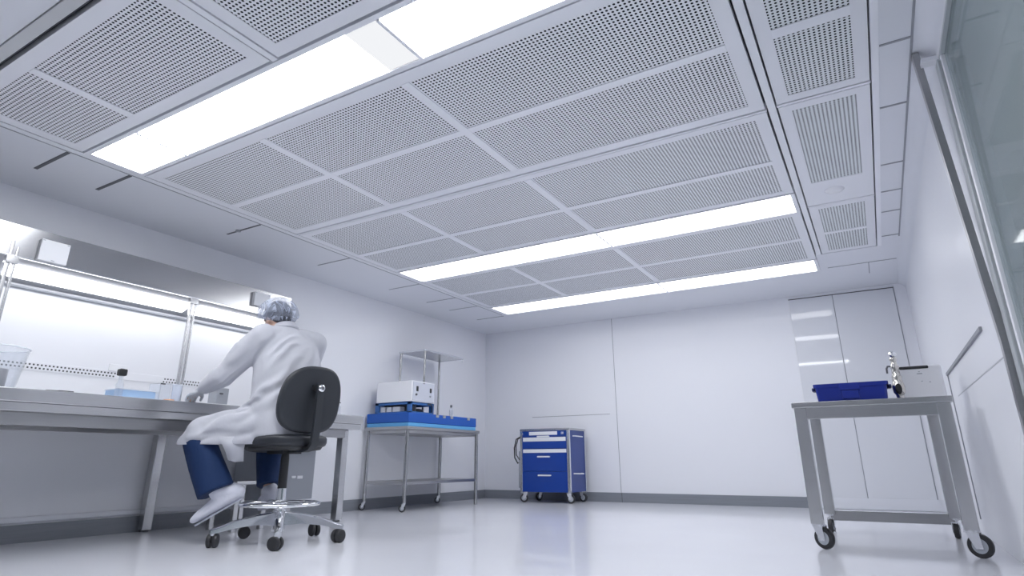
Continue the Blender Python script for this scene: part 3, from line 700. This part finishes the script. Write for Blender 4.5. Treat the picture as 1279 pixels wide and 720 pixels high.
# column, ring, base
SX, SY = -3.497, 2.93
MB().lathe((SX-.012, SY, 0), [(0, .30), (.026, .30), (.0295, .32), (.0275, .52), (.024, .558), (0, .558)]).build('gas_column_cover', M['black'], ch)
MB().lathe((SX-.012, SY, 0), [(0, .07), (.038, .07), (.044, .085), (.044, .192), (.034, .205), (.031, .33), (.028, .335), (0, .335)]).build('column', M['chrome'], ch)
rgm = MB().tube([(SX-.012+.248*cos(a), SY+.248*sin(a), .236) for a in [i*PI/32 for i in range(64)]], .0115, 10, closed=True)
rgm.lathe((SX-.012, SY, 0), [(.030, .205), (.046, .207), (.046, .262), (.030, .264)])
for a in (20, 140, 260): rgm.tube([(SX-.012+.04*cos(rad(a)), SY+.04*sin(rad(a)), .236), (SX-.012+.245*cos(rad(a)), SY+.245*sin(rad(a)), .236)], .010, 10)
rgm.build('foot_ring', M['chrome'], ch)
for i in range(5):
    a = rad(-40+72*i); d = Vector((cos(a), sin(a), 0)); n = Vector((-sin(a), cos(a), 0)); c = Vector((SX, SY, 0))
    rings = []
    for s_, w, zt, zb in ((.03, .034, .192, .105), (.15, .031, .176, .118), (.28, .026, .150, .106), (.37, .023, .118, .088), (.42, .021, .106, .080)):
        p = c+d*s_
        rings.append([p+n*w+Vector((0, 0, zb)), p+n*w*.9+Vector((0, 0, zt-.006)), p+n*w*.5+Vector((0, 0, zt)), p-n*w*.5+Vector((0, 0, zt)), p-n*w*.9+Vector((0, 0, zt-.006)), p-n*w+Vector((0, 0, zb))])
    arm = MB().loft(rings).cyl(c+d*.40+Vector((0, 0, .07)), c+d*.40+Vector((0, 0, .104)), .015, n=16).build('base_arm', M['alu'], ch, angle=40)
    p = c+d*.40; r = .041
    b = a+rad(60)
    n2 = Vector((-sin(b), cos(b), 0)); q = p+Vector((0, 0, r))-Vector((cos(b), sin(b), 0))*.012
    cs = MB()
    for s_ in (-1, 1):
        cs.lathe(q+n2*s_*.018-n2*.013, [(0, 0), (r*.75, 0), (r*.95, .004), (r, .010), (r, .018), (r*.92, .026), (0, .026)], 28, axis=n2)
    cs.cyl(p+Vector((0, 0, r*.8)), p+Vector((0, 0, .078)), .014, n=14).box(q.x-.012, q.x+.012, q.y-.012, q.y+.012, r*.7, r*2.02, .004)
    cs.build('caster', M['rubber'], arm)

# ------------------------------------------------------------------ the person
SHL, SHR = (.10, .205, 1.335), (.08, -.215, 1.345)
EL, WL, HL = (.35, .305, 1.075), (.545, .315, 1.012), (.64, .318, .966)
ER, WR, HR = (.28, -.30, 1.09), (.46, -.27, 1.0), (.54, -.25, .97)
HPL, KL, AL = (.0, .10, .755), (.43, .375, .700), (.275, .285, .325)
HPR, KR, AR = (.0, -.10, .755), (.42, -.17, .715), (.285, -.115, .315)
def torso(mb, k=1.0, z0=.63, top=True):
    secs = [(.02, .250, .215, .66), (.03, .250, .215, .74), (.04, .246, .208, .84), (.05, .240, .198, .95), (.06, .236, .185, 1.08), (.075, .238, .168, 1.20), (.095, .232, .148, 1.29), (.115, .208, .122, 1.355), (.14, .155, .098, 1.405), (.16, .092, .080, 1.445)]
    rings = []
    for F, hw, hd, z in secs:
        rings.append([P(F+hd*k*b/1.0, hw*k*a, z) for a, b in superellipse(40, 1, 1, 2.3)])
    mb.loft(rings)
def hand(mb, palm, fdir, side, k=1.0):
    """palm, five fingers of different length curling down over what they touch"""
    c = P(*palm); f = (P(*[palm[i]+fdir[i] for i in range(3)])-c).normalized()
    up = Vector((0, 0, 1)); s_ = f.cross(up).normalized()*side; up = s_.cross(f)*side
    if up.z < 0: up = -up
    for a in (-.022, -.007, .008, .022):                                         # palm slab
        mb.capsule(c-f*.045+s_*a*.7, c+f*.035+s_*a, .015*k, .0135*k, 12)
    for a, l, r in ((.030, .072, .0088), (.011, .082, .0092), (-.009, .076, .0088), (-.028, .058, .0078)):
        p0 = c+f*.038+s_*a; p1 = p0+f*l*.42-up*.008+s_*a*.15; p2 = p1+f*l*.28-up*l*.30; p3 = p2+f*l*.06-up*l*.30
        mb.capsule(p0, p1, r*1.05*k, r*k, 10).capsule(p1, p2, r*k, r*.93*k, 10).capsule(p2, p3, r*.93*k, r*.8*k, 10)
    t0 = c-f*.02+s_*.030; t1 = t0+f*.034+s_*.022-up*.012; t2 = t1+f*.030+s_*.004-up*.022
    mb.capsule(t0, t1, .0125*k, .0105*k, 10).capsule(t1, t2, .0105*k, .0088*k, 10)
HC = Vector(P(.215, .035, 1.505))
tilt = Matrix.Rotation(rad(22), 3, (P(0, 1, 0)-P(0, 0, 0)))     # chin towards the chest
fw = (P(1, 0, 0)-P(0, 0, 0)).normalized(); lf = (P(0, 1, 0)-P(0, 0, 0)).normalized()
if (tilt @ fw).z > 0: tilt = tilt.inverted()
def hp(f, l, z): return HC + tilt @ (fw*f + lf*l + Vector((0, 0, z)))
hrot = Matrix((fw, lf, Vector((0, 0, 1)))).transposed(); hrot = tilt @ hrot
def build_body():
    b = MB()
    torso(b, .82)
    b.capsule(P(.155, .012, 1.40), hp(-.015, 0, -.07), .060, .058)
    b.ball(hp(-.01, 0, .02), .1, (.98, .80, 1.02), 4, rot=hrot)
    b.ball(hp(.035, 0, -.05), .075, (.92, .82, 1.08), 3, rot=hrot)
    b.ball(hp(.05, 0, -.098), .036, (1, 1, .8), 3, rot=hrot)                     # chin
    b.capsule(hp(.088, 0, .022), hp(.112, 0, -.022), .010, .014, 10)             # nose
    for s_ in (-1, 1):
        b.ball(hp(.110, .011*s_, -.024), .009, n=2)
        b.ball(hp(-.005, .081*s_, -.012), .03, (.75, .32, 1.15), 3, rot=hrot)    # ears
        b.ball(hp(.08, .033*s_, .030), .02, (.6, 1.2, .5), 2, rot=hrot)          # brow
        b.ball(hp(.068, .045*s_, -.022), .022, (.8, .9, .8), 2, rot=hrot)        # cheek
    b.capsule(hp(.094, -.018, -.060), hp(.094, .018, -.060), .008, .008, 8)      # lips
    b.capsule(hp(.091, -.015, -.069), hp(.091, .015, -.069), .008, .008, 8)
    for S, E_, W, H, sd in ((SHL, EL, WL, HL, 1), (SHR, ER, WR, HR, -1)):
        b.capsule(P(*S), P(*E_), .050, .041).capsule(P(*E_), P(*W), .040, .026).capsule(P(*W), P(*H), .025, .020)
        hand(b, H, (1, -.10*sd, -.10), sd, .92)
    for H, K, A in ((HPL, KL, AL), (HPR, KR, AR)):
        b.capsule(P(*H), P(*K), .085, .058).capsule(P(*K), P(*A), .056, .036)
    for h, tt in (((.20, .18, .305), (.355, .375, .160)), ((.20, -.10, .29), (.42, -.15, .215))):
        b.capsule(P(*h), P(*tt).lerp(P(*h), .2), .028, .018)
    for H, h in ((AL, (.205, .19, .305)), (AR, (.205, -.1, .29))): b.capsule(P(*H), P(*h), .033, .031)
    return b
person = remeshed(build_body(), .0075, 3).build('person', M['skin'], loc=(OX, OY, 0), angle=180)
tag(person, 'person in a white lab coat and hair net seated with their back to the viewer', 'person')
def ppart(name, mb, m, parent=None): return mb.build(name, m, parent or person, angle=180)
for s_ in (-1, 1):
    e_ = ppart('eye', MB().ball(hp(.079, .033*s_, .008), .0125, n=3), M['eye'])
    MB().ball(hp(.0885, .033*s_, .007), .0055, n=2).build('iris', M['hair'], e_)
# hair under the net, then the net
hb = MB().ball(hp(-.022, 0, .038), .103, (1.02, .93, .98), 4, rot=hrot).ball(hp(-.06, 0, -.01), .075, (.85, 1.0, .9), 3, rot=hrot)
ppart('hair', remeshed(hb, .008, 2), M['hair'])
nb = bmesh.new(); bmesh.ops.create_icosphere(nb, subdivisions=5, radius=1)
for v in nb.verts:
    n = v.co.copy(); a = math.atan2(n.y, n.x)
    k = 1 + .020*sin(11*a+2*n.z) * (1-abs(n.z)) + .016*sin(17*a+5) * max(0, .6-n.z) + .012*sin(7*n.x+9*n.y)
    x, y, z = n.x*.146*k, n.y*.146*k, n.z*.128*k
    if n.z < -.30: kk = 1-.20*min(1, (-.30-n.z)/.25); x *= kk; y *= kk
    v.co = hp(-.020+x, y, .035+z)
lowp = hp(-.02, 0, -.035); nrm = tilt @ (Vector((0, 0, 1)) - fw*.42)
g = bmesh.ops.bisect_plane(nb, geom=list(nb.verts)+list(nb.edges)+list(nb.faces), plane_co=lowp, plane_no=nrm, clear_inner=True)
nm = MB(); nm._merge(nb); net = ppart('hair_net', nm, M['net'])
# lab coat: torso, sleeves, skirt over the lap
c = MB()
torso(c, 1.0)
c.capsule(P(*SHL), P(*EL), .096, .082).capsule(P(*EL), P(*WL), .080, .054)
c.capsule(P(*SHR), P(*ER), .096, .080).capsule(P(*ER), P(*WR), .080, .052)
c.capsule(P(.115, .10, 1.365), P(*SHL), .075, .090).capsule(P(.105, -.10, 1.375), P(*SHR), .075, .090)
for H, K, sd in ((HPL, KL, 1), (HPR, KR, -1)):
    c.capsule(P(*H), P(K[0]-.02, K[1]-.02*sd, K[2]+.005), .135, .092)
    c.capsule(P(H[0]+.05, H[1]*1.3, H[2]-.10), P(K[0]+.02, K[1]+.01*sd, K[2]-.08), .115, .088)
    c.capsule(P(K[0]-.02, K[1], K[2]-.01), P(K[0]+.055, K[1]+.055*sd, K[2]-.075), .090, .050)
c.capsule(P(.1, 0, .80), P(.30, .08, .775), .13, .10)
for a, b, r1, r2 in (((.42, .40, .735), (.10, .235, .83), .030, .02), ((.40, .45, .65), (.08, .245, .70), .022, .012), ((.30, .20, .80), (.02, .235, .92), .035, .02),
                ((.20, .30, 1.26), (.38, .345, 1.06), .045, .03)):
    c.capsule(P(*a), P(*b), r1, r2, 12)
cm = remeshed(c, .0095, 5)
from mathutils import noise
def folds(bm, amp, items):
    """soft cloth folds: ridges stretched along a line, strongest near its start"""
    bm.normal_update(); mv = []
    for v in bm.verts:
        d = 0.0
        for p, q, wid, freq, am in items:
            ax = (q-p); ln = ax.length; ax.normalize(); r = v.co-p; tt = r.dot(ax); side = (r-ax*tt)
            fall = math.exp(-(side.length/wid)**2)*math.exp(-((tt-ln*.45)/(ln*.6))**2)
            if fall < .02: continue
            s2 = ax.cross(v.normal); sd_ = side.dot(s2)
            d += am*fall*(sin(sd_*freq+3*noise.noise(v.co*6)))
        d += amp*noise.noise(Vector((v.co.x*9, v.co.y*9, v.co.z*4)))
        mv.append(d)
    for v, d in zip(bm.verts, mv): v.co += v.normal*d
folds(cm.bm, .007, [(P(-.06, .19, 1.20), P(-.12, .02, 1.38), .10, 85, .011), (P(-.08, -.17, 1.20), P(-.10, -.06, 1.0), .10, 75, .012), (P(.12, .28, 1.28), P(.40, .34, 1.04), .11, 75, .011),
                    (P(.05, .25, .92), P(.45, .42, .72), .16, 62, .011), (P(-.12, .10, 1.1), P(.05, .27, .86), .14, 60, .011), (P(.05, .26, .70), P(.44, .46, .66), .12, 60, .005)])
# hem cut level over the knees
gm = cm.bm
r_ = bmesh.ops.bisect_plane(gm, geom=list(gm.verts)+list(gm.edges)+list(gm.faces), plane_co=P(.3, .3, .612), plane_no=Vector((.0, 0, 1)), clear_inner=True)
bmesh.ops.holes_fill(gm, edges=[e for e in gm.edges if e.is_boundary], sides=0)
# hanging coat tail by the seat
def tail(uz, off, th):
    f = Vector((-.767, .642, 0)); u = Vector((-.642, -.767, 0)); Q = Vector((OX, OY, 0))
    cm.prism([Q+u*a+f*off+Vector((0, 0, z)) for a, z in uz], f*th)
tail([(.42, .66), (.25, .66), (.255, .58), (.248, .505), (.30, .50), (.345, .515), (.362, .56), (.385, .60)], -.075, .014)
coat = ppart('lab_coat', cm, M['coat'])
# collar
colr = MB().tube([P(.150+.066*cos(a)*1.0, .002+.074*sin(a), 1.452-.018*cos(a)) for a in [i*PI/16 for i in range(32)]], .014, 10, closed=True)
colr.tube([P(.150+.078*cos(a)*1.0, .002+.088*sin(a), 1.430-.018*cos(a)) for a in [i*PI/16 for i in range(32)]], .014, 10, closed=True)
MBc = remeshed(colr, .006, 3); MBc.build('collar', M['coat'], coat, angle=180)
# trousers
tr = MB()
def legloft(K, A, r0, r1, ext):
    K, A = P(*K), P(*A); d = (A-K).normalized(); s_ = d.orthogonal().normalized(); w = d.cross(s_)
    n = 28; rings = []
    for i in range(7):
        k = i/6; p = K.lerp(A, k*ext); rr = r0+(r1-r0)*k
        rings.append([p+(s_*cos(2*PI*j/n)+w*sin(2*PI*j/n))*rr*(1+.03*sin(3*2*PI*j/n+k*5)) for j in range(n)])
    tr.loft(rings)
legloft((KL[0]+.012, KL[1]+.0, KL[2]-.03), (AL[0]+.012, AL[1]+.005, AL[2]), .100, .114, 1.03)
legloft(KR, AR, .095, .085, .93)
tr.capsule(P(*HPL), P(*KL), .095, .075).capsule(P(*HPR), P(*KR), .105, .085).capsule(P(0, .06, .77), P(0, -.06, .77), .12, .12)
ppart('trousers', remeshed(tr, .010, 2), M['navy'])
# shoes in covers
def shoe(h, tt, ank):
    h, tt, ank = P(*h), P(*tt), P(*ank); d = tt-h; L_ = d.length; d.normalize()
    up = Vector((0, 0, 1)); up = (up-d*up.dot(d)).normalized(); s_ = d.cross(up)
    rings = []
    for k, w, ht, lo in ((-.10, .012, .012, .0), (-.07, .032, .055, -.035), (.0, .042, .080, -.042), (.15, .045, .085, -.040), (.35, .045, .072, -.035), (.55, .049, .055, -.034), (.75, .050, .040, -.034), (.92, .042, .026, -.030), (1.03, .025, .012, -.022), (1.06, .008, .0, -.010)):
        p = h+d*L_*k; ring = []
        for i in range(20):
            a = 2*PI*i/20; x = w*cos(a); z = ht*sin(a) if sin(a) > 0 else -lo*sin(a)*1.0
            ring.append(p+s_*x+up*z)
        rings.append(ring)
    m = MB().loft(rings); m.capsule(h+up*.012, ank-Vector((0, 0, .01)), .044, .048)
    sh = ppart('shoe', remeshed(m, .007, 4), M['shoe'])
    so = MB()
    prof = [(-.05, .026), (.0, .036), (.3, .038), (.6, .043), (.85, .040), (1.0, .022)]
    poly = [h+d*L_*k+s_*w-up*.036 for k, w in prof]+[h+d*L_*k-s_*w-up*.036 for k, w in prof[::-1]]
    so.prism(poly, up*-.010); so.build('sole', M['sole'], sh)
shoe((.195, .175, .305), (.355, .375, .150), AL)
shoe((.20, -.10, .285), (.40, -.15, .215), AR)
# gloves
for H, W, sd in ((HL, WL, 1), (HR, WR, -1)):
    gl = MB(); hand(gl, H, (1, -.10*sd, -.10), sd, 1.08); gl.capsule(P(*W), P(*H), .033, .024)
    ppart('glove', remeshed(gl, .0042, 2), M['glove'])

# ------------------------------------------------------------------ world, camera, colour
w = bpy.data.worlds.new('world'); sc.world = w; w.use_nodes = True
w.node_tree.nodes['Background'].inputs[0].default_value = (.75, .82, 1, 1)
w.node_tree.nodes['Background'].inputs[1].default_value = .3
cd = bpy.data.cameras.new('camera'); cam = bpy.data.objects.new('camera', cd); col.objects.link(cam)
f, cxp, cyp = 752.03, 639.5, 326.3
cd.sensor_fit = 'HORIZONTAL'; cd.sensor_width = 36; cd.lens = f*36/1279
cd.shift_x = 0; cd.shift_y = -(360-cyp)/1279
cd.clip_start = .02
yaw, pitch, roll = rad(30.363), rad(18.381), rad(-.2488)
Rz = Matrix(((cos(yaw), sin(yaw), 0), (-sin(yaw), cos(yaw), 0), (0, 0, 1)))
B = Matrix(((1, 0, 0), (0, 0, -1), (0, 1, 0)))
Rx = Matrix(((1, 0, 0), (0, cos(pitch), sin(pitch)), (0, -sin(pitch), cos(pitch))))
Rr = Matrix(((cos(roll), -sin(roll), 0), (sin(roll), cos(roll), 0), (0, 0, 1)))
R = Rr @ Rx @ B @ Rz
right, down, fwd = R[0], R[1], R[2]
m4 = Matrix((right, -down, -fwd)).transposed().to_4x4(); m4.translation = (0, 0, .5)
cam.matrix_world = m4
sc.camera = cam
sc.view_settings.view_transform = 'Standard'; sc.view_settings.look = 'None'
sc.view_settings.gamma = 1; sc.view_settings.use_curve_mapping = False
sc.view_settings.exposure = 1.05
sc.cycles.use_denoising = True
sc.cycles.max_bounces = 14; sc.cycles.diffuse_bounces = 8; sc.cycles.glossy_bounces = 6; sc.cycles.transparent_max_bounces = 16
sc.cycles.sample_clamp_indirect = 8
